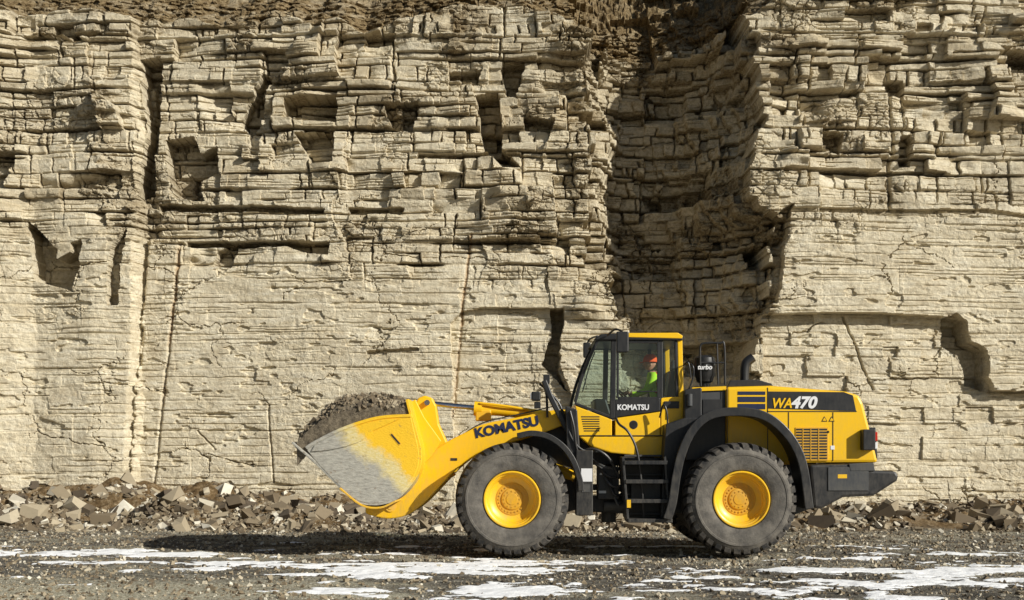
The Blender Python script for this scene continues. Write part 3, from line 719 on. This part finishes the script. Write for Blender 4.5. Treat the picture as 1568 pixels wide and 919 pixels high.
bxs=np.interp(UU,[0,1],[454,624]); bys=np.interp(UU,[0,.15,.4,.7,1],[681,672,655,644,638])
hp=np.interp(UU,[0,.08,.2,.32,.45,.7,.88,1],[3,26,42,50,48,38,30,14])
hp=hp*(1-.55*np.abs(2*VV-1)**5)*(1+.10*fbm(UU*3,VV*5,3,1))+3
YY=yb0+.03+VV*(yb1-yb0-.06)
f1,f2,vk=voro(UU*26,VV*42,1)
hz=hp*.0097+.030*(vk-.5)+.05*fbm(UU*9,VV*15,4,2)
HX=(bxs-784)*(CD+yb0)/F; HZ=CH+(700-bys)*(CD+yb0)/F+hz
# near and far flanks of the heap run down inside the cheeks
HXe=np.hstack([HX[:,:1],HX,HX[:,-1:]]); YYe=np.hstack([YY[:,:1]+.005,YY,YY[:,-1:]-.005]); HZe=np.hstack([HZ[:,:1]-.35,HZ,HZ[:,-1:]-.35])
heap=grid_mesh('bucket_soil_load',HXe,YYe,HZe,SOIL); link(heap,L)
n=3200; ui=rng.integers(2,nu-4,n); vi=rng.integers(1,nv-2,n)
s=.010+.03*rng.random(n)**4
rocks('bucket_clods',np.stack([HX[ui,vi],YY[ui,vi],HZ[ui,vi]+.004],-1),s,ROCK,8,.8,tone=np.clip(rng.normal(.40,.17,n),0,1),parent=L)
def text(name,s,px_,py_,y,size,mat,ang=0,shear=0,off=.008,sx=1.):
    c=bpy.data.curves.new(name,'FONT'); c.body=s; c.size=size; c.offset=off; c.extrude=.002; c.shear=shear
    c.materials.append(mat); o=bpy.data.objects.new(name,c)
    x,z=U(px_,py_,y); o.location=(x,y,z); o.rotation_euler=(math.pi/2,-ang,0); o.scale=(sx,1,1); return link(o,L)
text('boom_lettering','KOMATSU',728,671,.672,.205,BLUE,math.radians(11.5),0,.009,1.06)
text('door_lettering','KOMATSU',945,628,.602,.115,WHT,0,0,.004,.92)
text('hood_lettering_a','WA',1181,625,.646,.215,YEL,0,.25,.005,.86)
text('hood_lettering_b','470',1211,625,.646,.245,WHT,0,.25,.010,1.05)
text('precleaner_lettering','turbo',1068,566,.79,.10,WHT,0,.2,.003,1.)

# ------------------------------------------------------------ OPERATOR
OP=bpy.data.objects.new('machine_operator',None); OP.location=(2.3,1.4,2.26); scene.collection.objects.link(OP)
def skin(name,pts,edges,rad,parent,mats,assign=None,sub=2):
    me=bpy.data.meshes.new(name); me.from_pydata(pts,edges,[]); o=bpy.data.objects.new(name,me); link(o,parent)
    m=o.modifiers.new('s','SKIN'); m.use_smooth_shade=True
    for i,v in enumerate(me.skin_vertices[0].data):
        r=rad[i]; v.radius=(r,r) if not isinstance(r,tuple) else r; v.use_root=(i==0)
    b=o.modifiers.new('u','SUBSURF'); b.levels=sub; b.render_levels=sub
    dg=bpy.context.evaluated_depsgraph_get(); dg.update()
    m2=bpy.data.meshes.new_from_object(o.evaluated_get(dg)); o.modifiers.clear(); o.data=m2
    m2.materials.clear()
    for q in mats: m2.materials.append(q)
    if assign:
        for p in m2.polygons: p.material_index=assign(p.center)
    return o
c=1.4
pts=[(2.36,c,2.36),(2.35,c,2.55),(2.31,c,2.72),(2.28,c,2.80),(2.255,c,2.88)]
ed=[(0,1),(1,2),(2,3),(3,4)]; rad=[(.15,.13),(.14,.12),(.16,.13),(.12,.09),.055]
for s_ in (-1,1):
    b=len(pts)
    pts+=[(2.29,c+s_*.19,2.79),(2.20,c+s_*.24,2.58),(2.00,c+s_*.20,2.50),(1.90,c+s_*.17,2.52)]
    ed+=[(3,b),(b,b+1),(b+1,b+2),(b+2,b+3)]; rad+=[.075,.058,.045,.032]
    b=len(pts)
    pts+=[(2.28,c+s_*.10,2.34),(1.90,c+s_*.14,2.36),(1.84,c+s_*.14,2.0),(1.82,c+s_*.14,1.94),(1.70,c+s_*.15,1.92)]
    ed+=[(0,b),(b,b+1),(b+1,b+2),(b+2,b+3),(b+3,b+4)]; rad+=[.095,.07,.05,.045,.035]
def asg(p):
    if p.z>2.865: return 2
    if p.x<1.93 and p.z>2.45: return 2
    if p.z<2.42 : return 1 if p.z>2.0 else 3
    if p.z>2.52 and p.x>2.32 : return 1
    return 0
skin('body',pts,ed,rad,OP,[LIME,ORG,SKIN,BLK],asg)
for s_ in (-1,1):
    hx,hy,hz_=1.88,c+s_*.165,2.52
    P=[(hx+.02,hy,hz_),(hx-.03,hy,hz_+.01),(hx-.06,hy,hz_+.01)]; E=[(0,1),(1,2)]; R=[.026,.03,.026]
    for f in range(4):
        b=len(P); yy=hy+(f-1.5)*.02; ln=[.8,1,.95,.75][f]
        P+=[(hx-.085*ln-.005,yy,hz_+.012),(hx-.10*ln,yy,hz_-.015),(hx-.08*ln,yy,hz_-.035)]
        E+=[(2,b),(b,b+1),(b+1,b+2)]; R+=[.0095,.009,.008]
    b=len(P); P+=[(hx-.02,hy-s_*.035,hz_+.0),(hx-.05,hy-s_*.045,hz_-.02)]; E+=[(1,b),(b,b+1)]; R+=[.011,.009]
    skin('hand_'+('near' if s_<0 else 'far'),P,E,R,OP,[SKIN],None,1)
bm=bmesh.new(); bmesh.ops.create_uvsphere(bm,u_segments=32,v_segments=24,radius=1)
for v in bm.verts:
    x,y,z=v.co
    k=.80 if z<0 else 1.; jaw=1-.28*max(0,-z)
    v.co=Vector((x*.098*jaw - .012*max(0,-z),y*.078*jaw,z*.125*k if z<0 else z*.12))
    n_=math.exp(-((z+.12)/.16)**2-(y/.16)**2)*(x<0); v.co.x-=.026*n_
    br=math.exp(-((z-.15)/.10)**2)*(x<-.5); v.co.x-=.006*br
    for sy in (-1,1):
        e=math.exp(-((z-.02)/.09)**2-((y-sy*.36)/.14)**2)*(x<0); v.co.x+=.010*e
    mo=math.exp(-((z+.48)/.05)**2-(y/.3)**2)*(x<0); v.co.x+=.006*mo
me=bpy.data.meshes.new('head'); bm.to_mesh(me); bm.free(); me.materials.append(SKIN)
for p in me.polygons: p.use_smooth=True
o=bpy.data.objects.new('head',me); o.data.transform(Matrix.Translation((2.235,c,3.0))); link(o,OP)
for sy in (-1,1):
    bm=bmesh.new(); bmesh.ops.create_uvsphere(bm,u_segments=10,v_segments=8,radius=1)
    for v in bm.verts: v.co=Vector((v.co.x*.018,v.co.y*.010,v.co.z*.03))+Vector((2.245,c+sy*.078,2.995))
    me=bpy.data.meshes.new('ear'); bm.to_mesh(me); bm.free(); me.materials.append(SKIN); o=bpy.data.objects.new('ear_%s'%('l' if sy>0 else 'r'),me); link(o,OP)
    bm=bmesh.new(); bmesh.ops.create_uvsphere(bm,u_segments=10,v_segments=8,radius=.011)
    for v in bm.verts: v.co+=Vector((2.158,c+sy*.030,3.0))
    me=bpy.data.meshes.new('eye'); bm.to_mesh(me); bm.free(); me.materials.append(BLK); o=bpy.data.objects.new('eye_%s'%('l' if sy>0 else 'r'),me); link(o,OP)
lathe('helmet',[(0,3.165),(.05,3.16),(.09,3.135),(.112,3.09),(.118,3.04),(.125,3.035),(.12,3.03)],(2.24,c),0,ORG,OP,28,'z')
prismw('helmet_peak',[(2.15,3.035),(2.07,3.02),(2.07,3.027),(2.15,3.05)],c-.07,c+.07,ORG,OP,.004)

# ------------------------------------------------------------ LIGHT / CAMERA
dirv=Vector((-.75,.53,-.47)).normalized(); to=-dirv
el=math.asin(to.z); az=math.atan2(to.x,to.y)
sd=bpy.data.lights.new('sun','SUN'); sd.energy=5; sd.angle=math.radians(.53); sd.color=(1,.97,.895)
so=bpy.data.objects.new('sun',sd); so.rotation_euler=dirv.to_track_quat('-Z','Y').to_euler(); so.location=(20,-20,20); link(so)
w=bpy.data.worlds.new('World'); scene.world=w; w.use_nodes=True; nt=w.node_tree
sk=nt.nodes.new('ShaderNodeTexSky'); sk.sky_type='NISHITA'; sk.sun_disc=False; sk.sun_elevation=el; sk.sun_rotation=az
bg=nt.nodes['Background']; bg.inputs[1].default_value=.05; nt.links.new(sk.outputs[0],bg.inputs[0])
cd=bpy.data.cameras.new('camera'); cam=bpy.data.objects.new('camera',cd); link(cam)
cam.location=(0,-CD,CH); cam.rotation_euler=(math.pi/2,0,0)
cd.sensor_width=36; cd.lens=36*F/1568; cd.shift_y=240/1568; cd.clip_end=2000; cd.clip_start=.1
scene.camera=cam
scene.view_settings.view_transform='Standard'; scene.view_settings.look='None'; scene.view_settings.exposure=0
